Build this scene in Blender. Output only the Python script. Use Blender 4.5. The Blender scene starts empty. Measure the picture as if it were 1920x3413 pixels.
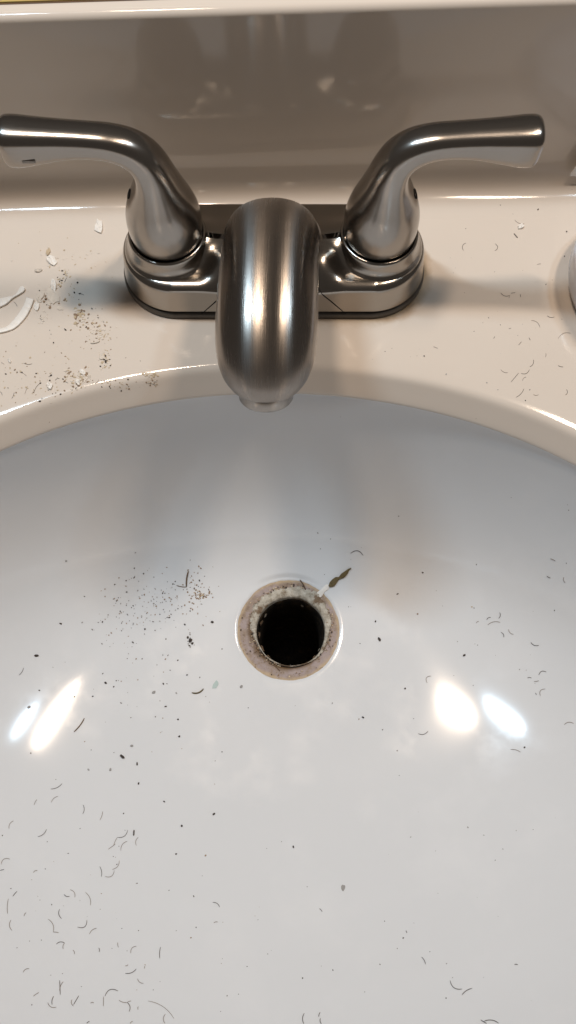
import bpy, bmesh, math, random
from mathutils import Vector, Matrix
from mathutils.bvhtree import BVHTree

random.seed(7)
S = bpy.context.scene
COL = S.collection
MM = 0.001

# ------------------------------------------------------------------ camera
cam_d = bpy.data.cameras.new('camera')
cam = bpy.data.objects.new('camera', cam_d); COL.objects.link(cam)
CAM = Vector((0.0066, -0.240, 0.343)); PITCH = math.radians(20.0)
cam.location = CAM; cam.rotation_euler = (PITCH, 0, 0)
cam_d.sensor_fit = 'VERTICAL'; cam_d.angle = math.radians(61.96)
cam_d.clip_start = 0.01; cam_d.clip_end = 20
S.camera = cam
# ------------------------------------------------------------------ dim room light
w = bpy.data.worlds.new('World'); S.world = w; w.use_nodes = True
bg = w.node_tree.nodes['Background']
bg.inputs['Color'].default_value = (0.50, 0.44, 0.39, 1); bg.inputs['Strength'].default_value = 0.165
# ------------------------------------------------------------------ bulbs of the vanity light above the mirror
def lamp(x, y, z, power, col, length, width, along):
    d = bpy.data.lights.new('vanity_bulb', 'AREA'); d.shape = 'ELLIPSE'; d.size = length; d.size_y = width
    d.energy = power; d.color = col
    o = bpy.data.objects.new('vanity_bulb', d); COL.objects.link(o); o.location = (x, y, z)
    zz = (Vector((x, y, z)) - Vector((0, -0.08, 0))).normalized()          # lamp looks down its -Z at the basin
    xx = Vector((along[0], along[1], 0)); xx = (xx - zz * xx.dot(zz)).normalized(); yy = zz.cross(xx)
    o.rotation_euler = Matrix((xx, yy, zz)).transposed().to_euler()
WARM = (1.0, 0.80, 0.62); COOL = (0.64, 0.84, 1.0)
lamp(-0.38, 0.17, 0.92, 3.8, COOL, 0.20, 0.05, (-0.8, 0.45))
lamp(-0.15, 0.13, 0.92, 3.1, WARM, 0.13, 0.03, (-0.8, 0.45))
lamp(0.34, 0.15, 0.92, 3.4, WARM, 0.26, 0.065, (0.5, 0.85))
lamp(0.50, 0.17, 0.92, 1.5, COOL, 0.16, 0.035, (0.5, 0.85))
vs = S.view_settings
vs.view_transform = 'Standard'; vs.look = 'None'; vs.exposure = 0; vs.gamma = 1; vs.use_curve_mapping = False
S.cycles.use_denoising = True
S.cycles.max_bounces = 10
S.cycles.sample_clamp_indirect = 4

# ------------------------------------------------------------------ helpers
def tag(o, label=None, cat=None, group=None, kind=None):
    if label: o['label'] = label
    if cat: o['category'] = cat
    if group: o['group'] = group
    if kind: o['kind'] = kind
    return o
def empty(name, loc=(0, 0, 0)):
    o = bpy.data.objects.new(name, None); COL.objects.link(o); o.location = loc
    o.empty_display_size = 0.01
    return o
def mesh(name, verts, faces, mat, parent=None, smooth=True, uv=None):
    me = bpy.data.meshes.new(name); me.from_pydata([tuple(v) for v in verts], [], faces)
    me.materials.append(mat)
    if uv:
        l = me.uv_layers.new(name='UVMap')
        for p in me.polygons:
            for li in p.loop_indices: l.data[li].uv = uv[me.loops[li].vertex_index]
    if smooth:
        for p in me.polygons: p.use_smooth = True
    me.update()
    o = bpy.data.objects.new(name, me); COL.objects.link(o)
    if parent:
        o.parent = parent
    return o
def bridge(rings, closed=True):
    """faces between successive rings of n points"""
    n = len(rings[0]); V = []; F = []
    for r in rings: V += r
    m = n if closed else n - 1
    for i in range(len(rings) - 1):
        for j in range(m):
            a = i * n + j; b = i * n + (j + 1) % n
            F.append((a, b, b + n, a + n))
    return V, F
def catmull(P, per):
    """interpolate rows of numbers"""
    out = []
    n = len(P)
    for i in range(n - 1):
        p0 = P[max(i - 1, 0)]; p1 = P[i]; p2 = P[i + 1]; p3 = P[min(i + 2, n - 1)]
        for k in range(per):
            t = k / per
            out.append([0.5 * (2 * b + (c - a) * t + (2 * a - 5 * b + 4 * c - d) * t * t + (-a + 3 * b - 3 * c + d) * t ** 3)
                        for a, b, c, d in zip(p0, p1, p2, p3)])
    out.append(list(P[-1]))
    return out
def sp(c, e): return math.copysign(abs(c) ** e, c)
def sstep(a, b, x):
    t = min(1, max(0, (x - a) / (b - a))); return t * t * (3 - 2 * t)
def smax(a, b, k):
    h = max(k - abs(a - b), 0) / k
    return max(a, b) + h * h * k * 0.25

class N:
    def __init__(s, name):
        s.m = bpy.data.materials.new(name); s.m.use_nodes = True
        s.t = s.m.node_tree; s.b = s.t.nodes['Principled BSDF']
    def n(s, kind, **kw):
        x = s.t.nodes.new(kind)
        for k, v in kw.items():
            if k in x.inputs: x.inputs[k].default_value = v
            else: setattr(x, k, v)
        return x
    def l(s, a, b): s.t.links.new(a, b)
    def math(s, op, a, b=None, clamp=False):
        x = s.t.nodes.new('ShaderNodeMath'); x.operation = op; x.use_clamp = clamp
        for i, v in enumerate((a, b)):
            if v is None: continue
            if isinstance(v, (int, float)): x.inputs[i].default_value = v
            else: s.l(v, x.inputs[i])
        return x.outputs[0]
    def ramp(s, f, stops):
        x = s.t.nodes.new('ShaderNodeValToRGB'); s.l(f, x.inputs[0])
        e = x.color_ramp.elements
        while len(e) < len(stops): e.new(0.5)
        for q, (p, c) in zip(e, stops):
            q.position = p; q.color = (c[0], c[1], c[2], 1) if isinstance(c, tuple) else (c, c, c, 1)
        return x.outputs[0]
    def noise(s, scale, detail=3, rough=0.5, vec=None):
        x = s.n('ShaderNodeTexNoise'); x.inputs['Scale'].default_value = scale
        x.inputs['Detail'].default_value = detail; x.inputs['Roughness'].default_value = rough
        s.l(vec if vec is not None else s.obj(), x.inputs['Vector'])
        return x.outputs['Fac']
    def obj(s):
        if not hasattr(s, '_o'): s._o = s.n('ShaderNodeTexCoord').outputs['Object']
        return s._o
    def mix(s, f, a, b):
        x = s.t.nodes.new('ShaderNodeMix'); x.data_type = 'RGBA'
        for i, v in ((0, f), (6, a), (7, b)):
            if isinstance(v, (int, float)): x.inputs[i].default_value = v
            elif isinstance(v, tuple): x.inputs[i].default_value = (v[0], v[1], v[2], 1)
            else: s.l(v, x.inputs[i])
        return x.outputs[2]
    def bump(s, h, strength, dist):
        x = s.n('ShaderNodeBump'); x.inputs['Strength'].default_value = strength; x.inputs['Distance'].default_value = dist
        s.l(h, x.inputs['Height']); s.l(x.outputs[0], s.b.inputs['Normal'])
    def set(s, **kw):
        for k, v in kw.items():
            k = {'color': 'Base Color', 'rough': 'Roughness', 'metal': 'Metallic', 'aniso': 'Anisotropic',
                 'coat': 'Coat Weight', 'coatr': 'Coat Roughness', 'ior': 'IOR', 'alpha': 'Alpha', 'spec': 'Specular IOR Level',
                 'trans': 'Transmission Weight'}[k]
            i = s.b.inputs[k]
            if isinstance(v, tuple): i.default_value = (v[0], v[1], v[2], 1)
            elif isinstance(v, (int, float)): i.default_value = v
            else: s.l(v, i)

# ------------------------------------------------------------------ materials
BASE_CY, BASE_HX, BASE_R = 0.007, 0.045, 0.0253
def deck_material():
    g = N('cream_gelcoat')
    c = g.mix(g.noise(14, 4, 0.55), (0.66, 0.585, 0.515), (0.70, 0.63, 0.56))
    # tan mineral stain that follows the foot of the faucet
    sep = g.n('ShaderNodeSeparateXYZ'); g.l(g.obj(), sep.inputs[0])
    x, y = sep.outputs[0], sep.outputs[1]
    ax = g.math('MAXIMUM', g.math('SUBTRACT', g.math('ABSOLUTE', x), BASE_HX), 0.0)
    dy = g.math('SUBTRACT', y, BASE_CY)
    d = g.math('SUBTRACT', g.math('SQRT', g.math('ADD', g.math('MULTIPLY', ax, ax), g.math('MULTIPLY', dy, dy))), BASE_R)
    d = g.math('ADD', d, g.math('MULTIPLY', g.math('SUBTRACT', g.noise(160, 4, 0.7), 0.5), 0.006))
    near = g.math('SUBTRACT', 1.0, g.math('DIVIDE', d, 0.006), True)
    side = g.math('ADD', g.math('MULTIPLY', x, 9.0), 0.42, True)
    m = g.math('MULTIPLY', g.math('MULTIPLY', near, side), 0.75, True)
    c = g.mix(m, c, (0.36, 0.24, 0.10))
    g.set(color=c, rough=g.math('ADD', g.math('MULTIPLY', g.noise(90, 4, 0.6), 0.06), 0.06), ior=1.5)
    g.bump(g.noise(22, 2, 0.5), 0.05, 0.002)
    return g.m
def bowl_material():
    g = N('white_gelcoat')
    c = g.mix(g.noise(9, 4, 0.55), (0.69, 0.705, 0.725), (0.735, 0.745, 0.765))
    # soap haze in loose cloudy patches
    h = g.ramp(g.noise(26, 6, 0.65), [(0.52, 0.0), (0.72, 1.0)])
    c = g.mix(g.math('MULTIPLY', h, 0.35), c, (0.775, 0.78, 0.795))
    g.set(color=c, rough=g.math('ADD', g.math('MULTIPLY', h, 0.10), 0.10), ior=1.5)
    g.bump(g.noise(16, 2, 0.5), 0.05, 0.002)
    return g.m
def nickel(name, rough, aniso, base=(0.37, 0.34, 0.31), brush=None):
    g = N(name)
    uv = g.n('ShaderNodeUVMap').outputs[0]
    mp = g.n('ShaderNodeMapping'); g.l(uv, mp.inputs[0]); mp.inputs['Scale'].default_value = brush or (260, 6, 1)
    n1 = g.noise(1.0, 5, 0.65, mp.outputs[0])
    smudge = g.noise(70, 4, 0.6)
    c = g.mix(g.math('MULTIPLY', smudge, 0.8), base, tuple(v * 0.84 for v in base))
    r = g.math('ADD', g.math('MULTIPLY', n1, 0.12), rough - 0.06)
    r = g.math('ADD', r, g.math('MULTIPLY', smudge, 0.05))
    g.set(color=c, metal=1.0, rough=r, aniso=aniso); g.b.inputs['Anisotropic Rotation'].default_value = 0.25
    t = g.n('ShaderNodeTangent'); t.direction_type = 'UV_MAP'
    g.l(t.outputs[0], g.b.inputs['Tangent'])
    g.bump(n1, 0.06, 0.0004)
    return g.m
def plain(name, col, rough, var=0.2, scale=300, metal=0.0, bump=0.0):
    g = N(name)
    n = g.noise(scale, 4, 0.6)
    g.set(color=g.mix(n, tuple(v * (1 - var) for v in col), tuple(min(1, v * (1 + var)) for v in col)), rough=rough, metal=metal)
    if bump: g.bump(n, bump, 0.001)
    return g.m
def seat_material():
    g = N('stained_drain_seat')
    a = g.ramp(g.noise(130, 6, 0.7), [(0.30, (0.16, 0.10, 0.06)), (0.44, (0.28, 0.205, 0.155)), (0.56, (0.335, 0.265, 0.255)), (0.8, (0.40, 0.32, 0.27))])
    spk = g.ramp(g.noise(520, 3, 0.6), [(0.28, 1.0), (0.36, 0.0)])
    sep = g.n('ShaderNodeSeparateXYZ'); g.l(g.obj(), sep.inputs[0])
    dx = g.math('SUBTRACT', sep.outputs[0], 0.0068); dy = g.math('SUBTRACT', sep.outputs[1], -0.1397)
    rr = g.math('SQRT', g.math('ADD', g.math('MULTIPLY', dx, dx), g.math('MULTIPLY', dy, dy)))
    rr = g.math('ADD', rr, g.math('MULTIPLY', g.math('SUBTRACT', g.noise(180, 4, 0.6), 0.5), 0.004))
    edge = g.math('DIVIDE', g.math('SUBTRACT', rr, 0.0262), 0.0016, True)
    a = g.mix(g.math('MULTIPLY', edge, 0.75), a, (0.50, 0.37, 0.22))
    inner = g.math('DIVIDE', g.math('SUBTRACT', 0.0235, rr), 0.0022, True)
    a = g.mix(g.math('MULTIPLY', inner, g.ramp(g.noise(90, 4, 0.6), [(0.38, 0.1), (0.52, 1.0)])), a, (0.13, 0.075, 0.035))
    g.set(color=g.mix(spk, a, (0.10, 0.06, 0.035)), rough=0.55)
    g.bump(g.noise(420, 4, 0.6), 0.5, 0.0008)
    return g.m
def pipe_material():
    g = N('fouled_drain_pipe')
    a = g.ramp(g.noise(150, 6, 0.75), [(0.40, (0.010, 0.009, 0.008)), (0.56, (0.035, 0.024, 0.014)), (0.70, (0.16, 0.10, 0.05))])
    g.set(color=a, rough=0.6); g.bump(g.noise(300, 4, 0.7), 0.8, 0.001)
    return g.m

M_DECK = deck_material(); M_BOWL = bowl_material()
M_SPOUT = nickel('brushed_nickel_spout', 0.235, 0.93, base=(0.345, 0.31, 0.28))
M_NICKEL = nickel('brushed_nickel', 0.19, 0.25, brush=(180, 8, 1))
M_BASE = nickel('polished_nickel_base', 0.15, 0.1, base=(0.37, 0.34, 0.305), brush=(8, 60, 1))
M_GASKET = plain('dark_gasket', (0.10, 0.088, 0.075), 0.35, 0.3)
M_BLACK = plain('black_gap', (0.006, 0.0055, 0.005), 0.7)
M_STAMP = plain('stamp_grey', (0.40, 0.37, 0.34), 0.5)
M_SEAT = seat_material(); M_PIPE = pipe_material()
def putty_material():
    g = N('old_putty')
    a = g.ramp(g.noise(330, 5, 0.65), [(0.35, (0.30, 0.26, 0.20)), (0.5, (0.50, 0.46, 0.39)), (0.7, (0.66, 0.62, 0.54))])
    st_ = g.ramp(g.noise(85, 5, 0.7), [(0.53, 0.0), (0.60, 0.85)])
    g.set(color=g.mix(st_, a, (0.17, 0.10, 0.05)), rough=0.85); g.bump(g.noise(520, 5, 0.7), 1.0, 0.0012)
    return g.m
M_PUTTY = putty_material()
M_CAULK = plain('white_caulk', (0.80, 0.76, 0.71), 0.45, 0.06, 200, bump=0.2)
M_CAULK_D = plain('dull_caulk', (0.66, 0.59, 0.51), 0.6, 0.18, 350, bump=0.4)
M_HAIR = plain('dark_hair', (0.055, 0.042, 0.035), 0.5)
M_HAIR_P = plain('pale_hair', (0.28, 0.235, 0.205), 0.5)
M_HAIR_B = plain('brown_fibre', (0.13, 0.075, 0.038), 0.7)
M_SPECK = plain('dark_dirt', (0.045, 0.033, 0.026), 0.8)
M_BROWN = plain('brown_dirt', (0.27, 0.185, 0.12), 0.8, 0.4)
M_TAN = plain('tan_dirt', (0.52, 0.42, 0.29), 0.85, 0.4)
M_GREY = plain('grey_lint', (0.32, 0.31, 0.30), 0.9, 0.3)
M_TEAL = plain('teal_smear', (0.42, 0.52, 0.50), 0.5, 0.1)
M_OLIVE = plain('olive_putty', (0.13, 0.095, 0.038), 0.8, 0.5, 700, bump=0.6)
M_WALL = plain('yellow_brass', (0.50, 0.38, 0.12), 0.6, 0.08, 60)
M_GAP_SHADE = plain('brown_gap_shade', (0.11, 0.06, 0.03), 0.6, 0.3, 120)
M_DISH = plain('white_plastic', (0.62, 0.63, 0.68), 0.22, 0.03, 40)
M_CARD = plain('white_card', (0.85, 0.84, 0.83), 0.6, 0.03, 60)

# ------------------------------------------------------------------ vanity sink top
sink = tag(empty('vanity_sink'), 'cream one-piece vanity top with a round-backed white basin and low backsplash', 'sink')
EA, EB, EC = 0.215, 0.156, Vector((0.0, -0.201))
def rim(th, off):
    """point on the basin opening, moved outwards by off"""
    c, s = math.cos(th), math.sin(th)
    n = Vector((c / EA, s / EB)).normalized()
    return Vector((EC.x + EA * c, EC.y + EB * s)) + n * off
NT = 256
TH = [2 * math.pi * i / NT for i in range(NT)]
X0, X1, Y0, Y1 = -0.42, 0.42, -0.43, 0.075
def to_rect(p):
    d = p - EC; t = 1e9
    if d.x > 1e-9: t = min(t, (X1 - EC.x) / d.x)
    if d.x < -1e-9: t = min(t, (X0 - EC.x) / d.x)
    if d.y > 1e-9: t = min(t, (Y1 - EC.y) / d.y)
    if d.y < -1e-9: t = min(t, (Y0 - EC.y) / d.y)
    return EC + d * t
rings = []
outer = [to_rect(rim(t, 0.01)) for t in TH]
rings.append([Vector((p.x, p.y, -0.03)) for p in outer])
rings.append([Vector((p.x, p.y, -0.002)) for p in outer])
rings.append([Vector((EC.x + (p.x - EC.x) * 0.996, EC.y + (p.y - EC.y) * 0.996, 0)) for p in outer])
inn = [rim(t, 0.012) for t in TH]
for k in range(1, 12):
    f = k / 12
    rings.append([Vector((a.x * (1 - f) + b.x * f, a.y * (1 - f) + b.y * f, 0)) for a, b in zip(outer, inn)])
LIP = [(12, 0), (8, 0), (5, -.02), (3, -.15), (1.6, -.5), (.6, -1.1), (-.2, -1.9), (-1, -3), (-2.2, -4.7), (-4.0, -7.2), (-5.6, -9.4), (-6.4, -10.6), (-6.9, -11.6), (-6.8, -12.3), (-6.0, -12.6), (-3.0, -12.8), (0, -13.0)]
for o_, z_ in LIP: rings.append([Vector((*rim(t, o_ * MM), z_ * MM)) for t in TH])
V, F = bridge(rings)
deck = mesh('countertop', V, F, M_DECK, sink)

# basin: rim ellipse morphs down into the drain circle
DR = Vector((0.0068, -0.1397)); DRR = 0.0308; DEP = 0.1215
def bowl_pt(th, t):
    a = rim(th, -0.0060); c, s = math.cos(th), math.sin(th)
    b = Vector((DR.x + DRR * c, DR.y + DRR * s))
    p = a.lerp(b, t)
    knee = 0.50 + 0.27 * max(0, s) ** 2 - 0.10 * max(0, -s)
    u, k = t / knee, 0.62
    h = max(k - abs(u - 1), 0) / k
    v = min(u, 1) - h * h * k * 0.25
    u0 = max(k - 1, 0) / k; v += u0 * u0 * k * 0.25 * (1 - t)
    v0 = (1 - (1 - t) ** 2.7) ** 0.72
    wgt = 0.36 * max(0, s) ** 1.5
    z = -0.0112 - (DEP - 0.0112) * (0.94 * (v0 * (1 - wgt) + v * wgt) + 0.06 * t)
    return Vector((p.x, p.y, z))
rings = []
NB = 60
for i in range(NB + 1):
    t = (i / NB)
    t = t ** 1.5 if t < 1 else 1
    rings.append([bowl_pt(th, t) for th in TH])
for dr, dz in ((0.9, -.05), (1.7, -.16), (2.4, -.36), (2.9, -.75), (3.1, -1.4)):
    r = DRR - dr * MM
    rings.append([Vector((DR.x + r * math.cos(t), DR.y + r * math.sin(t), -DEP + dz * MM)) for t in TH])
V, F = bridge(rings)
bowl = mesh('basin', V, F, M_BOWL, sink)

# drain seat, torn putty ring and pipe
ZS = -DEP - 0.0007
HC = Vector((DR.x + 0.0014, DR.y - 0.0008)); HR = 0.0192
rnd = random.Random(3)
def wob(k, amp, seed):
    r = random.Random(seed); ph = [(r.uniform(0, 6.28), r.uniform(.5, 1)) for _ in range(k)]
    return lambda th: amp * sum(a * math.sin((i + 2) * th + p) / (1 + i * .35) for i, (p, a) in enumerate(ph))
NS = 160
TS = [2 * math.pi * i / NS for i in range(NS)]
w1 = wob(14, 0.00022, 5); w2 = wob(16, 0.00035, 9)
rings = []
for f, dz in ((1, .15), (.75, 0), (.45, -.15), (.2, -.1), (0.06, -.5), (0.0, -1.5)):
    rings.append([Vector((*(Vector((DR.x + (DRR - .0026) * math.cos(t), DR.y + (DRR - .0026) * math.sin(t))).lerp(
        HC + (HR + 0.0010) * Vector((math.cos(t), math.sin(t))), 1 - f)), ZS + dz * MM + w1(t * 3 + f * 5) * 0.6)) for t in TS])
V, F = bridge(rings)
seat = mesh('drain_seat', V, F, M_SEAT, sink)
# putty: thick on the far side, thin near side
rings = []
def pw(t):  # outward width of the putty at an angle
    return (0.0006 + 0.0052 * sstep(-0.35, 0.75, math.sin(t - 0.12)) + 0.0012 * sstep(0.2, 0.9, math.cos(t))) * (1 + 1.1 * w2(t * 2) / 0.0011 * 0.25)
prof = ((-0.02, -5.0), (-0.02, -1.5), (0.0, -.4), (.18, .45), (.5, .75), (.82, .5), (1.0, -.1), (1.02, -.7))
for u, z in prof:
    rings.append([Vector((*(HC + (HR + pw(t) * u + w1(t) * (1 - u) * .8 + (rnd.uniform(-.45, .45) * MM * min(1, pw(t) / .002) if u > .4 else 0)) * Vector((math.cos(t), math.sin(t)))),
                          ZS + z * MM + (rnd.uniform(-.32, .32) * MM if u > 0 else 0))) for t in TS])
V, F = bridge(rings)
putty = mesh('putty_ring', V, F, M_PUTTY, seat)
rings = []
for r, z in ((HR + .0002, -2.0), (HR - .0004, -7), (HR - .0010, -20), (HR - .0012, -60), (HR - .002, -110), (0.0005, -111)):
    rings.append([Vector((*(HC + (r + (w1(t) if r > .01 else 0)) * Vector((math.cos(t), math.sin(t)))), ZS + z * MM)) for t in TS])
V, F = bridge(rings)
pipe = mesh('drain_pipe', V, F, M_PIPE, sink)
# crust on the pipe wall
for a, zz, sz in ((2.75, -6, 3.2), (3.1, -9, 3.6), (2.5, -5, 2.2), (3.6, -6, 4.0), (3.95, -5, 3.4), (-0.75, -7, 2.6), (-.5, -6, 1.8), (1.2, -6, 1.8)):
    bm = bmesh.new(); bmesh.ops.create_icosphere(bm, subdivisions=2, radius=sz * MM * .5)
    for v in bm.verts: v.co += Vector((rnd.gauss(0, 1), rnd.gauss(0, 1), rnd.gauss(0, 1))) * sz * MM * .09; v.co.x *= .35; v.co.z *= 1.7
    me = bpy.data.meshes.new('crust'); bm.to_mesh(me); bm.free(); me.materials.append(M_BROWN if sz > 2.4 else M_PUTTY)
    o = bpy.data.objects.new('crust', me); COL.objects.link(o); o.parent = pipe
    o.rotation_euler = (0, 0, a); o.location = (*(HC + (HR - .0012) * Vector((math.cos(a), math.sin(a)))), ZS + (zz * 1.2 - 4) * MM)

# backsplash with coved foot, turned a touch against the faucet
ROT = math.radians(1.7); BY = 0.0575; BH = 0.0964
prof = [(-26, -0.10), (-20, .06), (-16, .35)]
for k in range(1, 10):
    a = math.radians(90 * k / 10); prof.append((-16 + 16 * math.sin(a), .35 + 16 * (1 - math.cos(a))))
prof += [(0, 17), (0.3, 30), (1.1, 60), (1.9, BH * 1000 - 3)]
for k in range(1, 9):
    a = math.radians(90 * k / 8); prof.append((1.9 + 3 * (1 - math.cos(a)), BH * 1000 - 3 + 3 * math.sin(a)))
prof += [(6.5, BH * 1000 + .05), (8.4, BH * 1000 + .05), (9.2, BH * 1000 - 0.3), (9.5, BH * 1000 - 1.0), (9.5, 0.5)]
cr, sr = math.cos(ROT), math.sin(ROT)
rings = []
for i in range(41):
    x = -0.43 + 0.86 * i / 40
    rings.append([Vector((x * cr - y * MM * sr, BY + x * sr + y * MM * cr, z * MM * (1 + 0.11 * x))) for y, z in prof])
V, F = bridge(rings, closed=False)
F = [f[::-1] for f in F]
back = mesh('backsplash', V, F, M_DECK, sink)
# metal trim behind, and a brown strip painting the shadow gap above the backsplash
def slab(name, x0, x1, y0, y1, z0, z1, mat, parent=None, rot=True):
    c = [(x, y, z) for x in (x0, x1) for y in (y0, y1) for z in (z0, z1)]
    if rot: c = [(x * cr - (y - BY) * sr, BY + x * sr + (y - BY) * cr, z * (1 + 0.11 * x)) for x, y, z in c]
    f = [(0, 1, 3, 2), (4, 6, 7, 5), (0, 4, 5, 1), (2, 3, 7, 6), (0, 2, 6, 4), (1, 5, 7, 3)]
    return mesh(name, c, f, mat, parent, smooth=False)
trim = tag(slab('mirror_trim', -.43, .43, BY + .0101, BY + .030, BH - .02, BH + .0003, M_WALL), 'thin brass yellow trim ledge running along the top of the backsplash', 'trim')
slab('shadow_gap', -.43, .43, BY + .0094, BY + .01005, BH - .012, BH - .0003, M_GAP_SHADE, sink)

# ------------------------------------------------------------------ faucet
faucet = tag(empty('faucet', (0, BASE_CY, 0)), 'brushed nickel two-handle centerset faucet with a wide low spout over the basin', 'faucet')
def F_(o):  # parts were written in world coordinates
    o.parent = faucet; o.matrix_parent_inverse = Matrix.Translation((0, -BASE_CY, 0)); return o
def stadium(n, hx, r):
    """outline points and matching spine points of the base"""
    per = []
    nl = n // 4
    for i in range(nl * 2): per.append((math.pi * -0.5 + math.pi * i / (nl * 2), 1))
    out = []
    for a, _ in per: out.append((Vector((hx + r * math.cos(a), r * math.sin(a))), Vector((hx, 0))))
    m = n // 4
    for i in range(m): x = hx - 2 * hx * i / m; out.append((Vector((x, r)), Vector((x, 0))))
    for a, _ in per: out.append((Vector((-hx - r * math.cos(a), -r * math.sin(a))), Vector((-hx, 0))))
    for i in range(m): x = -hx + 2 * hx * i / m; out.append((Vector((x, -r)), Vector((x, 0))))
    return out
HX = 0.0474
def top_z(x, y, d):
    """height of the base body: x,y from its middle, d distance in from the outline"""
    z = 20.2
    if d < 5: z -= 3.4 * (1 - math.sqrt(max(0, 1 - ((5 - d) / 5) ** 2)))
    if abs(x) < 46:
        u = min(1, abs(y - 1.5) / 17.5)
        z = smax(z, 17.2 + (8.6 + 2.2 * sstep(22, 34, abs(x))) * math.cos(u * math.pi / 2) ** 1.1, 4.5)
    wc = 1 - sstep(21, 34, abs(x))
    if y < 0 and wc > 0:
        zc = 16.8 + 9.0 * math.sin(min(1, d / 16) * math.pi / 2) ** .8
        z = z * (1 - wc) + max(zc, z - 1.2) * wc if d > 8 else z * (1 - wc) + zc * wc
    return z
st = stadium(480, BASE_HX, BASE_R)
rings = []; uvs = []
for off, z in ((.25, 3.4), (.2, 5), (-.15, 8), (-.75, 12.5), (-1.1, 16.2)):
    rings.append([Vector((p.x, p.y, 0)) + Vector((*((p - s).normalized() * off * MM), z * MM)) for p, s in st])
NR = 44
for i in range(NR):
    f = (i / NR) ** 1.35
    ring = []
    for p, s in st:
        d = (BASE_R * 1000 - 1.2) * f
        q = s + (p - s).normalized() * (BASE_R - 0.0012 - d * MM)
        ring.append(Vector((q.x, q.y, max(16.8 if f < .01 else 0, top_z(q.x * 1000, q.y * 1000, d)) * MM)))
    rings.append(ring)
V, F = bridge(rings)
nst = len(st)
uvs = [((k % nst) / nst, (k // nst) / len(rings)) for k in range(len(V))]
base = mesh('base_body', [v + Vector((0, BASE_CY, 0)) for v in V], F, M_BASE, uv=uvs); F_(base)
sm = base.modifiers.new('soften', 'SMOOTH'); sm.factor = 0.5; sm.iterations = 12
for sx in (-1, 1):
    rings = []
    for r, z in ((20.6, 18.0), (20.4, 19.4), (19.9, 20.2), (19.2, 21.0), (18.6, 22.0), (18.15, 23.3), (17.85, 25.0), (17.6, 27.2), (17.35, 28.3), (16.9, 28.8), (16.1, 28.9), (15.6, 28.2), (15.2, 26.0)):
        rings.append([Vector((sx * HX + r * MM * math.cos(t), BASE_CY + r * MM * math.sin(t), z * MM)) for t in [2 * math.pi * i / 96 for i in range(96)]])
    V, F = bridge(rings)
    F_(mesh('collar', V, F, M_BASE, uv=[((k % 96) / 96, (k // 96) / 13) for k in range(len(V))]))
# dark plate below
rings = []
for off, z in ((.9, 0.02), (1.0, .8), (.9, 2.6), (.4, 3.3), (-.9, 3.45)):
    rings.append([Vector((p.x, p.y + BASE_CY, z * MM)) + Vector((*((p - s).normalized() * off * MM), 0)) for p, s in st])
V, F = bridge(rings)
F_(mesh('base_gasket', V, F, M_GASKET))
# slanted seams of the spout's front apron
for sx in (-1, 1):
    pts = [Vector((sx * 33.2, -18.55, 3.4)), Vector((sx * 31, -18.45, 6)), Vector((sx * 26, -17.9, 12)), Vector((sx * 22.4, -17.4, 16.0)), Vector((sx * 20.2, -15.8, 19.2)), Vector((sx * 19.0, -13.2, 21.8))]
    rings = [[(p + Vector((0, math.cos(a) * .20, 0)) + Vector((math.sin(a) * .24, 0, 0))) * MM for a in (0, 1.57, 3.14, 4.71)] for p in pts]
    V, F = bridge(rings); F_(mesh('seam', V, F, M_BLACK))

# spout
P = [  # y, z, tangent angle from straight up (deg, towards camera), half depth, half width
    (6.5, 15, 2, 20, 26.5),
    (5.5, 22, 10, 19, 23.0),
    (2.0, 30, 24, 17.6, 20.8),
    (-4.5, 38.5, 42, 16.6, 20.2),
    (-14.0, 46.5, 58, 15.9, 20.1),
    (-27.0, 51.6, 72, 15.4, 20.0),
    (-41.0, 54.0, 85, 15.1, 20.1),
    (-53.5, 53.8, 95, 14.9, 20.2),
    (-62.5, 51.6, 107, 14.6, 20.0),
    (-69.3, 47.4, 123, 13.9, 19.0),
    (-73.0, 42.6, 139, 13.0, 17.0),
    (-74.4, 38.9, 147, 12.2, 14.6),
    (-74.9, 36.8, 150, 11.6, 12.6)]
rows = catmull(P, 7)
rings = []; uvs = []
NSP = 72
def spout_ring(y, z, ang, hd, hw, n=2.25):
    a = math.radians(ang); nrm = Vector((0, math.cos(a), math.sin(a)))  # towards the back / top
    c = Vector((-0.2 - 0.028 * max(0, -y), y, z)); out = []
    for j in range(NSP):
        t = 2 * math.pi * j / NSP
        out.append((c + Vector((1, 0, 0)) * hw * sp(math.cos(t), 2 / n) + nrm * hd * sp(math.sin(t), 2 / n)) * MM)
    return out
for k, r in enumerate(rows): rings.append(spout_ring(*r))
V, F = bridge(rings)
uvs = [((k % NSP) / NSP, (k // NSP) / len(rings)) for k in range(len(V))]
F.append(tuple(range(len(V) - NSP, len(V))))
spout = mesh('spout', V, F, M_SPOUT, uv=uvs); F_(spout)
spout.data.polygons[-1].use_smooth = False
# aerator ring at the mouth
a = math.radians(152); tan = Vector((0, -math.sin(a), math.cos(a))); nn = Vector((0, math.cos(a), math.sin(a)))
c0 = Vector((-2.3, -74.8, 36.6))
rings = []
for r, h in ((10.9, -2), (11.1, 0), (11.1, 4.2), (10.7, 4.9), (9.6, 5.0), (9.3, 4.0), (9.0, 1.0), (0.2, 1.0)):
    rings.append([(c0 + tan * h + (Vector((1, 0, 0)) * math.cos(t) + nn * math.sin(t)) * r) * MM for t in [2 * math.pi * i / 48 for i in range(48)]])
V, F = bridge(rings)
F_(mesh('aerator', V, F, M_NICKEL, uv=[((k % 48) / 48, (k // 48) / 8) for k in range(len(V))]))

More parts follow.
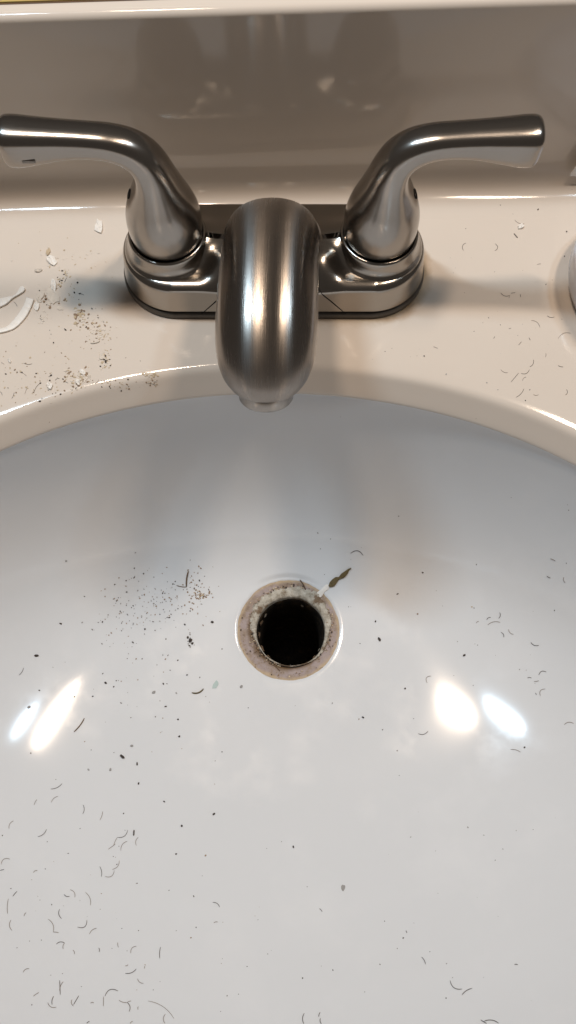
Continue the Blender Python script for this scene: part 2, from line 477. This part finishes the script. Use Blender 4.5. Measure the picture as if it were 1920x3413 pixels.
# handles: bell that flows into an outward lever (built for the right side, mirrored for the left)
HP = [  # x from axis, z, path angle from up towards outside(deg), half-thickness inside(+)/outside, half depth, squareness
    # x, z, ang, up-half, low-half, half depth, exponent low
    (0.0, 29.4, 0, 15.7, 15.7, 15.7, 2.0),
    (0.0, 35.0, 0, 16.3, 16.3, 16.3, 2.0),
    (0.0, 42.0, 0, 16.0, 16.0, 16.0, 2.0),
    (0.0, 49.0, 0, 14.2, 14.2, 14.6, 2.05),
    (0.0, 56.0, 1, 11.5, 11.3, 12.4, 2.3),
    (0.2, 63.0, 4, 9.0, 8.4, 10.4, 2.8),
    (1.0, 69.5, 13, 7.4, 6.9, 9.0, 3.6),
    (3.4, 75.6, 34, 6.2, 6.2, 8.0, 4.6),
    (8.4, 80.4, 56, 5.5, 5.7, 7.3, 5.5),
    (15.5, 83.2, 75, 5.0, 5.2, 6.8, 6.5),
    (24.0, 84.3, 84, 4.9, 5.2, 6.6, 7.0),
    (33.0, 84.9, 87, 5.1, 6.4, 6.8, 7.0),
    (42.0, 85.3, 88, 5.5, 8.6, 7.3, 7.0),
    (49.0, 85.6, 88, 5.9, 10.2, 7.8, 7.0),
    (53.4, 85.8, 88, 6.0, 10.4, 7.9, 6.0),
    (55.4, 85.8, 89, 5.5, 9.2, 7.3, 5.0),
    (56.3, 85.8, 90, 4.2, 6.6, 5.7, 3.5),
    (56.6, 85.7, 90, 2.0, 3.0, 2.6, 2.5)]
hrows = catmull(HP, 6)
NH = 64
def handle(side):
    rings = []
    for x, z, ang, hu, hl, hd, ex in hrows:
        a = math.radians(ang)
        up = Vector((-math.cos(a), 0, math.sin(a)))       # inner / upper side of the path
        c = Vector((HX * 1000 + x, 0, z)); ring = []
        for j in range(NH):
            t = 2 * math.pi * j / NH
            s, co = math.sin(t), math.cos(t)
            e = ex if s < 0 else 2.0 + (ex - 2) * .12
            q = c + up * (hu if s > 0 else hl) * sp(s, 2 / e) + Vector((0, 1, 0)) * hd * sp(co, 2 / e)
            ring.append(Vector((q.x * side, q.y + BASE_CY * 1000, q.z)) * MM)
        rings.append(ring)
    V, F = bridge(rings)
    uv = [((k % NH) / NH, (k // NH) / len(rings)) for k in range(len(V))]
    F.append(tuple(range(len(V) - NH, len(V))))
    if side > 0: F = [f[::-1] for f in F]
    o = F_(mesh('handle', V, F, M_NICKEL, uv=uv))
    def inh(q): q.parent = o; return q
    # dark gap between handle and collar
    rr = []
    for r, z in ((14.6, 27.3), (15.3, 28.0), (15.3, 29.45), (14.4, 29.7)):
        rr.append([Vector((side * HX + r * MM * math.cos(t), BASE_CY + r * MM * math.sin(t), z * MM)) for t in [2 * math.pi * i / 64 for i in range(64)]])
    V, F = bridge(rr); inh(mesh('handle_gap', V, F, M_BLACK))
    # set screw hole on the outside of the bell
    rr = []
    c = Vector((side * (HX + .0126), BASE_CY + .0004, .0530)); ax = Vector((side * .90, 0, .42)).normalized(); u = Vector((0, 1, 0)); v = ax.cross(u)
    for r, h in ((.1, -.6), (1.7, -.6), (1.9, .22), (2.15, .22), (2.2, -.4)):
        rr.append([c + (ax * h + (u * math.cos(t) + v * math.sin(t)) * r) * MM for t in [2 * math.pi * i / 20 for i in range(20)]])
    V, F = bridge(rr); inh(mesh('set_screw', V, F, M_BLACK))
    if side < 0:   # small worn stamp on the flat of the lever
        inh(slab('stamp_mark', side * (HX + .0485), side * (HX + .0435), BASE_CY - .00790, BASE_CY - .0070, .0796, .0808, M_STAMP, rot=False))
    return o
handle(-1); handle(1)

# ------------------------------------------------------------------ things at the right edge
def lathe_thing(name, prof, c, sx, sy, mat, parent=None):
    rr = [[Vector((c[0] + r * sx * MM * math.cos(t), c[1] + r * sy * MM * math.sin(t), c[2] + z * MM)) for t in [2 * math.pi * i / 72 for i in range(72)]] for r, z in prof]
    V, F = bridge(rr); return mesh(name, V, F, mat, parent)
dish = tag(empty('soap_dish', (.1765, -.004, 0)), 'smooth bluish white oval soap dish standing on the deck by the backsplash', 'soap dish')
lathe_thing('dish_body', [(0.1, .1), (32, .1), (35.5, .8), (38, 3), (39.6, 8), (40, 14), (40.2, 18), (39.6, 19.3), (38.2, 19.2), (37.2, 17.5), (35, 9), (30, 6.5), (.1, 6)], (0, 0, 0), 1, 1.06, M_DISH, dish)
lathe_thing('dish_foot', [(.1, .02), (31, .02), (31.5, .6), (.1, .6)], (0, 0, 0), 1, 1.06, M_DISH, dish)
# white card leaning on the backsplash
cx0 = 0.1435
def card():
    pts = [(0, 0), (.05, -.004), (.055, .055), (.012, .050)]
    b = [Vector((cx0 + x, BY + (cx0 + x) * math.tan(ROT) - .0060 + z * .09, .0095 + z)) for x, z in pts]
    f = [v + Vector((0, -.0007, 0)) for v in b]
    return mesh('card', b + f, [(0, 1, 2, 3), (7, 6, 5, 4), (0, 4, 5, 1), (1, 5, 6, 2), (2, 6, 7, 3), (3, 7, 4, 0)], M_CARD, smooth=False)
tag(card(), 'small white card leaning against the backsplash behind the soap dish', 'card')

# ------------------------------------------------------------------ loose dirt: photo pixels to points on the surfaces
bpy.context.view_layer.update()
BV = []
for o in (deck, bowl, back, seat):
    BV.append(BVHTree.FromPolygons([o.matrix_world @ v.co for v in o.data.vertices], [tuple(p.vertices) for p in o.data.polygons]))
FPX = 2145.0 * 1920 / 1449
RM = cam.rotation_euler.to_matrix()
def hit(px, py):
    d = RM @ Vector(((px - 960) / FPX, -(py - 1706.5) / FPX, -1)).normalized()
    best = None
    for b in BV:
        p, n, i, dist = b.ray_cast(CAM, d)
        if p is not None and (best is None or dist < best[2]): best = (p, n, dist)
    if best is None: return None
    p, n, dist = best
    if n.dot(d) > 0: n = -n
    return p, n
def crop(x0, y0, s): return lambda x, y: (x0 + x * s, y0 + y * s)
CA, CB, CC, CD = crop(0, 2600, .6625), crop(960, 2500, .6625), crop(960, 1700, .6625), crop(0, 1800, .6625)
CR, CL, CM = crop(1220, 600, .483), crop(0, 900, .414), crop(0, 700, .483)

def hair(cf, x0, y0, x1, y1, bulge=None, rad=.125, mat=None, name='hair_clipping', label='', group='', cat='hair'):
    if bulge is None: bulge = random.uniform(-.22, .22)
    dx, dy = x1 - x0, y1 - y0
    pts = []
    for k in range(8):
        t = k / 7; b = bulge * 4 * t * (1 - t)
        h = hit(*cf(x0 + dx * t - dy * b, y0 + dy * t + dx * b))
        if h is None: return None
        pts.append(h[0] + h[1] * rad * MM * 1.02)
    nrm = h[1]; rings = []
    for k, p in enumerate(pts):
        tg = (pts[min(k + 1, 7)] - pts[max(k - 1, 0)]).normalized(); sd = tg.cross(nrm).normalized(); up = sd.cross(tg)
        r = rad * MM * (0.55 if k in (0, 7) else 1)
        rings.append([p - pts[0] + (sd * math.cos(a) + up * math.sin(a)) * r for a in (0, 1.257, 2.513, 3.77, 5.027)])
    V, F = bridge(rings)
    F += [tuple(range(4, -1, -1)), tuple(range(len(V) - 5, len(V)))]
    o = mesh(name, V, F, mat or M_HAIR); o.location = pts[0]
    if name == 'hair_clipping':
        ln = sum((pts[k + 1] - pts[k]).length for k in range(7)) * 1000
        size = 'tiny' if ln < 2.6 else 'short' if ln < 5 else 'longish' if ln < 8 else 'long'
        shape = 'straight' if abs(bulge) < .07 else 'slightly bent' if abs(bulge) < .14 else 'curved' if abs(bulge) < .24 else 'hooked'
        shade = 'pale' if mat is M_HAIR_P else 'dark'
        label = f'{size} {shape} {shade} hair clipping {label}'
    return tag(o, label, cat, group)

G_L = dict(label='stuck to the near left slope of the white basin', group='hair clippings on the left of the basin')
G_R = dict(label='stuck to the right slope of the white basin', group='hair clippings on the right of the basin')
G_D = dict(label='on the cream deck between right handle and soap dish', group='hair clippings on the deck by the soap dish')
G_F = dict(label='among the caulk crumbs on the cream deck', group='hair clippings among the caulk crumbs')
HA = [(255,45,312,18,.12),(172,125,186,98),(258,113,292,82),(416,170,418,125,.15),(503,200,516,158),(45,245,68,205),(190,285,234,248,.15),(545,348,580,322),(572,330,590,290),(590,288,642,252,.25),(608,355,640,308,-.2),(686,330,696,288),(0,455,20,450),(5,425,50,398,-.3),(168,466,188,456),(510,486,502,435,.1),(528,485,575,455,.3),(565,450,600,405,.2),(322,575,350,585,.2),(352,552,376,590,-.25),(455,630,430,565,.15),(64,585,86,560),(38,672,42,598,-.05),(122,684,132,668),(300,650,310,697,.2),(242,700,268,765),(268,765,295,768),(390,740,437,705,.35),(450,775,486,746,-.15),(55,705,60,757,.2),(283,826,325,820,-.2),(325,820,318,850),(367,856,374,876),(497,845,499,865),(592,818,596,842),(658,872,686,836,-.25),(808,840,804,898,.05),(116,968,147,950,-.2),(630,935,644,928),(630,973,686,950,.15),(729,936,727,948),(692,1000,722,1023,.2),(300,1008,303,1080,0),(318,1015,300,1060,.1),(168,1088,195,1070),(270,1088,262,1130,.1),(240,1120,283,1143,.25),(362,1105,370,1138),(370,1130,396,1086,0),(455,1123,472,1122),(520,1138,521,1090,0),(528,1088,594,1062,-.3),(598,1108,640,1120,.1),(660,1112,640,1120,.1),(640,1120,650,1165,-.2),(696,1140,695,1155),(832,1178,830,1225,.2),(436,1225,450,1215),(655,1225,668,1215),(1075,720,1096,715),(1070,616,1105,640,-.2)]
for i, h in enumerate(HA): hair(CA, *h, mat=M_HAIR_P if i % 3 else M_HAIR, rad=.13, **G_L)
hair(CA, 745, 1112, 875, 1200, -.12, mat=M_HAIR_P, rad=.11, **G_L)
hair(CA, 672, 280, 674, 252, 0, rad=.35, **G_L)
hair(CD, 95, 680, 118, 643, .1, **G_L)
HB = [(158,798,172,814),(672,1042,692,1078,-.1),(816,1160,876,1203,.25),(876,1232,926,1200,-.1),(82,1325,80,1378,.15),(162,1320,155,1342,.1),(163,1350,168,1378),(1140,1080,1156,1081),(970,1358,1000,1376),(985,1366,1060,1375,-.15),(594,908,599,920)]
for h in HB: hair(CB, *h, rad=.14, **G_R)
HC_ = [(315,218,378,228,-.3),(1320,245,1345,256),(1302,332,1320,342),(1388,338,1395,365,.2),(1065,515,1060,545,-.2),(948,568,960,560),(1000,552,1020,540),(1005,578,1068,565,-.15),(1072,615,1086,640,-.2),(1110,600,1135,625,.2),(1222,665,1263,680,.2),(700,870,720,835,-.4),(655,1125,705,1112,.2),(1120,1205,1170,1218,-.1),(1205,845,1225,845),(1238,862,1262,858),(1262,830,1300,815,-.3),(1270,935,1295,900,-.35),(1245,920,1250,930),(1390,1080,1437,1074,-.2)]
for i, h in enumerate(HC_): hair(CC, *h, mat=M_HAIR_P if i % 2 else M_HAIR, rad=.15, **G_R)
HR_ = [(1025,275,1092,302,.15),(690,435,672,487,.3),(890,440,888,490,-.4),(1180,585,1207,580),(930,780,992,797,.2),(985,815,992,797),(1000,782,1030,778),(1063,790,1066,808),(1140,970,1200,1018,-.2),(1250,938,1300,945,.15),(1325,1095,1412,1058,-.2),(1052,1140,1073,1116,0),(1125,1088,1135,1105),(1240,1195,1238,1222,-.1),(1325,1280,1360,1290),(930,1308,978,1330,.15),(1000,1395,1053,1332,0),(1070,1335,1127,1308,.25),(1080,1385,1105,1360,-.2),(1155,1240,1130,1290,-.2),(985,1028,1000,1024),(1375,1485,1383,1445,.25),(880,1095,888,1080),(465,1150,495,1162),(1035,1500,1090,1440,.1),(1155,1480,1190,1482)]
for i, h in enumerate(HR_): hair(CR, *h, mat=M_HAIR if i % 5 in (1, 2, 4) else M_HAIR_P, rad=.10, **G_D)
hair(CR, 1020, 370, 1045, 400, 0, rad=.26, mat=M_HAIR_P, **G_D)
HL = [(222,935,200,1000,0),(325,912,275,985),(510,905,550,915,-.2),(160,825,215,855),(390,860,418,838),(0,980,18,1010),(10,745,35,760),(190,750,260,755),(650,195,675,203),(690,570,705,577),(445,890,480,875),(95,1035,115,985),(765,915,795,882),(540,60,520,100),(330,360,360,415,.3),(400,200,455,230),(110,255,140,295)]
for i, h in enumerate(HL): hair(CL, *h, rad=.09, mat=M_HAIR_P if i % 3 == 0 else M_HAIR, **G_F)
# single fibres with a look of their own
CP = crop(600, 1800, .552)
hair(CP, 745, 312, 888, 470, -.16, rad=.24, mat=M_HAIR, name='fibre', label='dark curved fibre along the right edge of the putty ring', cat='fibre')
hair(CP, 535, 745, 602, 792, -.1, rad=.26, mat=M_HAIR_B, name='fibre', label='brown fibre on the near edge of the drain seat', cat='fibre')
hair(CP, 600, 318, 655, 308, .1, rad=.38, mat=M_HAIR_B, name='fibre', label='brown fibre lying across the far edge of the putty ring', cat='fibre')
hair(CD, 372, 965, 424, 897, .05, rad=.30, mat=M_HAIR_B, name='fibre', label='reddish brown curved fibre alone on the left slope of the basin', cat='fibre')
hair(CD, 965, 768, 1024, 748, .18, rad=.38, mat=M_OLIVE, name='fibre', label='olive brown bent fibre just below left of the drain hole', cat='fibre')
hair(CC, 60, 350, 90, 405, -.05, rad=.36, mat=M_HAIR_B, name='fibre', label='brown splinter lying on the far edge of the drain seat', cat='fibre')
hair(CD, 948, 155, 938, 235, .05, rad=.38, mat=M_HAIR_B, name='fibre', label='thick brown fibre standing in the speckled patch left of the drain', cat='fibre')
hair(CD, 888, 228, 938, 236, .05, rad=.22, mat=M_HAIR_B, name='fibre', label='thin brown fibre crossing the thick one in the speckled patch', cat='fibre')
hair(CL, 730, 590, 805, 572, .1, rad=.3, mat=M_CAULK_D, name='fibre', label='pale stringy caulk fibre below the tan crumbs on the deck', cat='fibre')

def blob_mesh(seed, sub=1):
    r = random.Random(seed); bm = bmesh.new(); bmesh.ops.create_icosphere(bm, subdivisions=sub, radius=1)
    for v in bm.verts: v.co *= 1 + r.uniform(-.35, .3)
    V = [v.co.copy() for v in bm.verts]; F = [tuple(x.index for x in f.verts) for f in bm.faces]; bm.free(); return V, F
BL = [blob_mesh(s) for s in range(8)]
def basis(n):
    u = n.orthogonal().normalized(); return Matrix((u, n.cross(u), n)).transposed()
class Stuff:
    def __init__(s): s.V = []; s.F = []; s.mi = []
    def add(s, p, n, r, flat, mi):
        bv, bf = random.choice(BL); B = basis(n) @ Matrix.Rotation(random.uniform(0, 6.28), 3, 'Z')
        k = len(s.V); ax = random.uniform(.75, 1.4)
        for v in bv: s.V.append(p + B @ Vector((v.x * r * ax, v.y * r / ax, (v.z * .9 + .6) * r * flat)))
        for f in bf: s.F.append(tuple(i + k for i in f)); s.mi.append(mi)
    def build(s, name, label, cat, mats):
        o = mesh(name, s.V, s.F, mats[0], smooth=False)
        for m in mats[1:]: o.data.materials.append(m)
        for p, i in zip(o.data.polygons, s.mi): p.material_index = i
        return tag(o, label, cat, kind='stuff')
def px_r(p, rpx):  # radius in source pixels to metres at that point
    return rpx * ((p - CAM).dot(RM @ Vector((0, 0, -1)))) / FPX
MATS = [M_SPECK, M_BROWN, M_TAN, M_GREY, M_CAULK_D, M_TEAL]
bowl_dirt, deck_dirt = Stuff(), Stuff()
SCR = {id(CA): .6625, id(CB): .6625, id(CC): .6625, id(CD): .6625, id(CR): .483, id(CL): .414, id(CM): .483}
def speck(cf, x, y, r, mi, st, big=None):
    h = hit(*cf(x, y))
    if h is None: return
    rm = px_r(h[0], r * SCR[id(cf)])
    if big:
        V, F = random.choice(BL); B = basis(h[1]) @ Matrix.Rotation(random.uniform(0, 6.28), 3, 'Z')
        ax = random.uniform(.8, 1.5)
        o = mesh('crumb', [B @ Vector((v.x * rm * ax, v.y * rm / ax, (v.z * .9 + .6) * rm * .6)) for v in V], F, MATS[mi], smooth=False)
        o.location = h[0]
        sz = rm * 1000; adj = ('tiny' if sz < .55 else 'small' if sz < .75 else 'middling' if sz < 1.0 else 'large') + (' roundish' if ax < 1.0 else ' oval' if ax < 1.25 else ' oblong')
        tag(o, adj + ' ' + big[0], 'crumb', big[1])
    else: st.add(h[0], h[1], rm, .35, mi)
BIG_L = ('dark crumb of dirt lying on the left half of the white basin', 'dark crumbs on the left of the basin')
BIG_R = ('dark crumb of dirt lying on the right half of the white basin', 'dark crumbs on the right of the basin')
BIG_D = ('dark crumb of dirt on the cream deck beside the caulk scraps', 'dark crumbs on the deck beside the caulk')
BIG_E = ('dark speck of dirt on the cream deck between right handle and soap dish', 'dark specks on the deck by the soap dish')
SA = [(697,17,6),(826,108,7),(1076,172,8),(914,230,7),(886,372,7),(622,168,4),(1034,379,6,1),(238,310,3),(343,369,4),(228,447,4),(690,519,4),(975,585,5),(260,627,4),(987,742,4),(961,793,5,1),(613,747,3),(697,757,3),(208,805,3),(86,844,3),(160,1131,4),(410,1039,3),(314,974,3),(771,1056,3),(1143,1085,4),(1243,938,3),(1347,875,4,3),(1200,1077,3)]
SB = [(27,487,8),(905,389,6,3),(580,946,5),(550,999,3),(463,1079,4),(226,1107,4),(73,1147,5),(714,1014,3),(795,1248,4),(386,1217,3),(486,861,3),(985,428,4,3),(1081,498,4,3),(617,438,4,3)]
SC = [(678,314,6),(551,422,5),(652,523,5,1),(948,274,4),(460,650,10),(888,730,8),(589,897,6),(377,1043,7),(357,1052,5,1),(223,972,4,3),(476,1105,4),(550,1210,5,3),(1190,1195,6),(1341,505,5),(925,487,6,2),(557,30,4),(215,145,3),(150,115,4),(1165,802,4,3),(305,487,3),(440,560,6)]
SD = [(183,582,10),(305,420,7),(146,840,10,3),(197,756,5),(373,788,5),(467,786,5),(532,719,8),(517,672,5),(585,708,4),(573,738,5),(775,767,11,3),(822,723,6),(887,770,7,3),(834,837,6),(782,889,4),(896,903,6),(902,988,7),(616,1090,13),(662,1036,9,3),(690,1126,7),(445,1155,8,3),(555,1155,9,3),(155,1072,6,3),(958,505,13),(945,490,7),(968,520,7),(1069,413,9),(930,426,6),(729,448,6),(668,515,6),(516,412,5),(1117,548,4),(1117,1066,4),(941,679,6),(1005,691,4),(832,600,5,1),(895,604,5),(845,580,4),(685,598,6,1),(640,596,3),(715,598,4),(693,703,4,1),(1215,738,10,3),(333,105,7,3),(513,522,5),(609,820,4)]
for cf, L, big, st_ in ((CA, SA, BIG_L, bowl_dirt), (CB, SB, BIG_R, bowl_dirt), (CC, SC, BIG_R, bowl_dirt), (CD, SD, BIG_L, bowl_dirt)):
    for s in L:
        mi = s[3] if len(s) > 3 else 0
        speck(cf, s[0], s[1], s[2] * .85, mi, st_, big if s[2] >= 6 and mi == 0 else None)
SE = [(1186,205,7),(1384,357,7),(1369,526,6),(927,173,4),(688,336,4),(888,634,3),(846,951,4),(927,1000,4),(401,1216,6),(131,1183,4),(553,1341,7,3),(834,1399,6,3),(1100,1522,6),(1130,1448,4),(1242,721,5),(910,1448,4),(1285,690,3)]
for s in SE:
    mi = s[3] if len(s) > 3 else 0
    speck(CR, s[0], s[1], s[2] * .9, mi, deck_dirt, BIG_E if s[2] >= 5 and mi == 0 else None)
SL = [(527,481,10),(570,485,8,1),(432,586,7),(400,486,4),(411,517,4),(367,240,8),(318,166,7),(376,281,5),(495,668,6,1),(320,1057,9),(337,1033,5),(270,985,8,1),(326,912,7),(130,988,9,1),(282,860,8,1),(508,878,7),(1032,880,7),(708,387,6),(790,385,6),(835,419,5),(695,460,9),(742,312,7),(625,103,9),(48,657,6,1),(65,950,5),(1130,732,4),(424,997,5),(45,245,6),(46,487,5)]
for s in SL:
    mi = s[3] if len(s) > 3 else 0
    speck(CL, s[0], s[1], s[2], mi, deck_dirt, BIG_D if s[2] >= 6 and mi == 0 else None)
R2 = random.Random(21)
def cluster(cf, x, y, sx, sy, n, r0, r1, mats, st):
    for _ in range(n):
        speck(cf, x + R2.gauss(0, sx), y + R2.gauss(0, sy), R2.uniform(r0, r1), R2.choice(mats), st)
# speckled patch left of the drain
cluster(CD, 740, 290, 130, 75, 130, 1.6, 4.4, [0, 1, 1, 0, 3], bowl_dirt)
cluster(CD, 980, 260, 60, 60, 60, 1.8, 4.8, [1, 1, 0], bowl_dirt)
cluster(CD, 1010, 280, 22, 9, 36, 2.5, 5.5, [1, 1, 2], bowl_dirt)
cluster(CD, 955, 505, 10, 14, 14, 2.5, 5, [0, 3], bowl_dirt)
cluster(CD, 620, 430, 90, 60, 40, 1.6, 4, [1, 0, 3], bowl_dirt)
cluster(CD, 700, 800, 260, 200, 40, 1.5, 3.4, [0, 3, 1], bowl_dirt)
cluster(CA, 500, 600, 400, 350, 50, 1.2, 3, [3, 0, 1], bowl_dirt)
cluster(CC, 700, 600, 500, 400, 30, 1.2, 3, [3, 0], bowl_dirt)
cluster(CB, 600, 700, 450, 400, 20, 1.2, 2.8, [3, 0], bowl_dirt)
# crumbs round the drain seat
for _ in range(190):
    t = R2.uniform(0, 6.283); r = R2.uniform(.0205, .0275)
    if _ > 60:
        t = R2.choice([R2.gauss(3.3, .55), R2.gauss(4.1, .3), R2.gauss(.0, .3), R2.gauss(1.75, .25)])
        q = HC + (HR + pw(t) + R2.uniform(-.0003, .0012)) * Vector((math.cos(t), math.sin(t))) - DR
        t = math.atan2(q.y, q.x); r = q.length
    st_ = bowl_dirt; p = Vector((DR.x + r * math.cos(t), DR.y + r * math.sin(t), ZS + .0002))
    st_.add(p, Vector((0, 0, 1)), R2.uniform(.0002, .00055), .6, R2.choice([0, 1, 1, 2]))
# deck crumbs
cluster(CL, 640, 370, 28, 45, 64, 3.4, 14.4, [2, 2, 4, 1], deck_dirt)
cluster(CL, 780, 470, 60, 55, 56, 2.9, 11.2, [4, 2, 4, 1], deck_dirt)
cluster(CL, 820, 540, 35, 22, 32, 2.9, 9.6, [4, 1, 2, 4], deck_dirt)
cluster(CL, 850, 720, 25, 45, 40, 2.9, 11.2, [4, 2, 0, 2], deck_dirt)
cluster(CL, 645, 880, 45, 35, 88, 3.4, 12.8, [4, 2, 4, 1, 4], deck_dirt)
cluster(CL, 550, 830, 18, 30, 20, 3.4, 12.8, [2, 4, 1], deck_dirt)
cluster(CL, 1190, 838, 32, 10, 48, 3.4, 12.8, [2, 2, 4], deck_dirt)
cluster(CL, 1225, 905, 30, 14, 28, 2.9, 9.6, [2, 4, 1], deck_dirt)
cluster(CL, 930, 930, 90, 25, 24, 2.3, 8.0, [1, 2, 0], deck_dirt)
cluster(CL, 380, 210, 60, 45, 48, 3.4, 14.4, [4, 4, 4, 1], deck_dirt)
cluster(CL, 500, 60, 30, 35, 28, 3.4, 12.8, [2, 4, 0], deck_dirt)
cluster(CL, 350, 370, 30, 30, 16, 3.4, 11.2, [4, 4], deck_dirt)
cluster(CL, 590, 200, 30, 30, 12, 3.4, 9.6, [2, 0], deck_dirt)
cluster(CL, 300, 900, 190, 90, 72, 2.3, 9.6, [0, 2, 1, 2], deck_dirt)
cluster(CL, 500, 650, 260, 230, 64, 1.7, 6.4, [4, 1, 2], deck_dirt)
cluster(CM, 450, 320, 170, 90, 40, 2.3, 8.0, [4, 2, 4], deck_dirt)
cluster(CR, 900, 900, 350, 400, 30, 1.2, 3, [3, 0], deck_dirt)
bowl_dirt.build('dirt_specks', 'fine brown and grey specks of dirt scattered over the white basin', 'dirt', MATS)
deck_dirt.build('caulk_dust', 'fine tan crumbs and dust of scraped caulk on the cream deck', 'dust', MATS)

# caulk strips and flakes
def strip(cf, pts, thick, label, mat=M_CAULK):
    rows = catmull(pts, 6); rings = []; o0 = None; R = random.Random(len(pts))
    for k, (x, y, wd) in enumerate(rows):
        a = rows[max(k - 1, 0)]; b = rows[min(k + 1, len(rows) - 1)]
        d = Vector((b[0] - a[0], b[1] - a[1])).normalized(); s = Vector((-d.y, d.x)) * wd * .5
        l = hit(*cf(x - s.x, y - s.y)); r = hit(*cf(x + s.x, y + s.y))
        if not l or not r: continue
        n = l[1]; j = R.uniform(.85, 1.1)
        if o0 is None: o0 = l[0].copy()
        pl, pr = l[0] - o0 + n * .00008, r[0] - o0 + n * .00008
        t = n * thick * MM * j
        rings.append([pl, pl + t * .85, pl.lerp(pr, .08) + t, pl.lerp(pr, .5) + t * .96, pl.lerp(pr, .92) + t, pr + t * .85, pr])
    V, F = bridge(rings); n = 7
    F += [tuple(range(n)), tuple(range(len(V) - 1, len(V) - n - 1, -1))]
    o = mesh('caulk_strip', V, F, mat); o.location = o0
    return tag(o, label, 'caulk strip')
strip(CL, [(-60, 505, 40), (0, 497, 34), (60, 482, 36), (110, 452, 52), (160, 400, 60), (200, 345, 62), (228, 290, 60), (247, 236, 64)], 1.0, 'wide curved strip of old white caulk lying on the cream deck')
strip(CL, [(-60, 300, 70), (0, 272, 66), (40, 258, 56), (80, 238, 34), (110, 225, 14), (140, 205, 18), (165, 182, 34), (185, 158, 44), (196, 146, 20)], 1.1, 'narrow twisted strip of white caulk above the wide curved one')
def flake(cf, x, y, rx, ry, mat, label, thick=.9, seed=0):
    R = random.Random(seed); n = 11; rot = R.uniform(0, 3.1); top = []; bot = []; o0 = None
    for k in range(n):
        t = 2 * math.pi * k / n; q = R.uniform(.7, 1.12)
        u, v = rx * q * math.cos(t), ry * q * math.sin(t)
        h = hit(*cf(x + u * math.cos(rot) - v * math.sin(rot) * 1, y + u * math.sin(rot) + v * math.cos(rot)))
        if not h: return
        if o0 is None: o0 = h[0].copy()
        bot.append(h[0] - o0 + h[1] * .0001); top.append(h[0] - o0 + h[1] * MM * thick * R.uniform(.55, 1.2))
    c = sum(top, Vector()) / n + h[1] * MM * thick * .15
    mid = [c.lerp(p, .6) + h[1] * MM * thick * R.uniform(-.25, .3) for p in top]
    V, F = bridge([bot, top, mid]); V.append(c); k = len(V) - 1
    F += [(2 * n + j, 2 * n + (j + 1) % n, k) for j in range(n)]
    o = mesh('caulk_flake', V, F, mat, smooth=False); o.location = o0
    return tag(o, label, 'caulk flake')
FL = [(CL, 435, 128, 44, 22, M_CAULK, 'smooth oval white caulk flake at the head of the crumb pile', .9),
      (CL, 430, 205, 62, 42, M_CAULK_D, 'broad ragged caulk flake under dark hairs in the crumb pile', .5),
      (CL, 325, 210, 50, 26, M_CAULK_D, 'dull torn caulk flake between the broad flake and the strips', .5),
      (CL, 297, 295, 20, 32, M_CAULK, 'upright white caulk flake at the end of the wide strip', .9),
      (CL, 402, 938, 27, 22, M_CAULK, 'round white caulk flake near the basin edge beside dark crumbs', .9),
      (CL, 665, 825, 24, 18, M_CAULK, 'white caulk flake on the far side of the tan crumb heap', .7),
      (CL, 630, 905, 16, 20, M_CAULK, 'bright white caulk flake in the middle of the tan crumb heap', 1.0),
      (CL, 80, 735, 16, 10, M_CAULK, 'tiny white caulk flake alone below the strips', .8),
      (CL, 820, 700, 26, 20, M_CAULK_D, 'dull caulk flake in the trail of crumbs toward the basin', .5),
      (CL, 485, 310, 24, 14, M_CAULK_D, 'thin pale caulk flake right of the wide strip', .4),
      (CM, 682, 118, 42, 24, M_CAULK, 'white caulk flake close to the foot of the left handle', .9),
      (CM, 360, 352, 34, 24, M_CAULK, 'chunky white caulk flake by itself above the crumb pile', 1.0),
      (CM, 268, 420, 26, 12, M_CAULK_D, 'small curled caulk flake left of the chunky one', .9),
      (CM, 336, 290, 22, 12, M_TAN, 'brownish caulk flake behind the chunky white one', .8),
      (CR, 1066, 325, 18, 14, M_CAULK, 'lone white caulk flake among hairs near the soap dish', 1.0)]
for i, (cf, x, y, rx, ry, m, lb, th) in enumerate(FL): flake(cf, x, y, rx * 1.2, ry * 1.2, m, lb, th, seed=40 + i)
# putty bits by the drain
def putty_bit(pts, mat, label, thick):
    o = strip(CC, pts, thick, label, mat); o.name = 'putty_scrap'; o['category'] = 'putty'; return o
putty_bit([(206, 384, 8), (222, 372, 30), (242, 350, 26), (258, 342, 14), (275, 330, 24), (292, 315, 20), (305, 300, 10), (318, 292, 4)], M_OLIVE, 'olive brown ragged scrap of putty beside the drain hole', .9)
putty_bit([(138, 440, 10), (158, 425, 30), (176, 405, 22), (195, 388, 26), (212, 378, 8)], M_CAULK, 'white putty smear leading from the drain to the olive scrap', .5)
flake(CD, 1085, 728, 16, 24, M_TEAL, 'pale teal toothpaste smear below left of the drain', .15, seed=90)['category'] = 'smear'
flake(CB, 278, 693, 12, 18, M_GREY, 'small grey green smear alone on the near basin slope', .1, seed=91)['category'] = 'smear'
for o in bpy.data.objects:
    if o.name.startswith('caulk_flake') and o.get('category') == 'smear': o.name = 'toothpaste_smear'
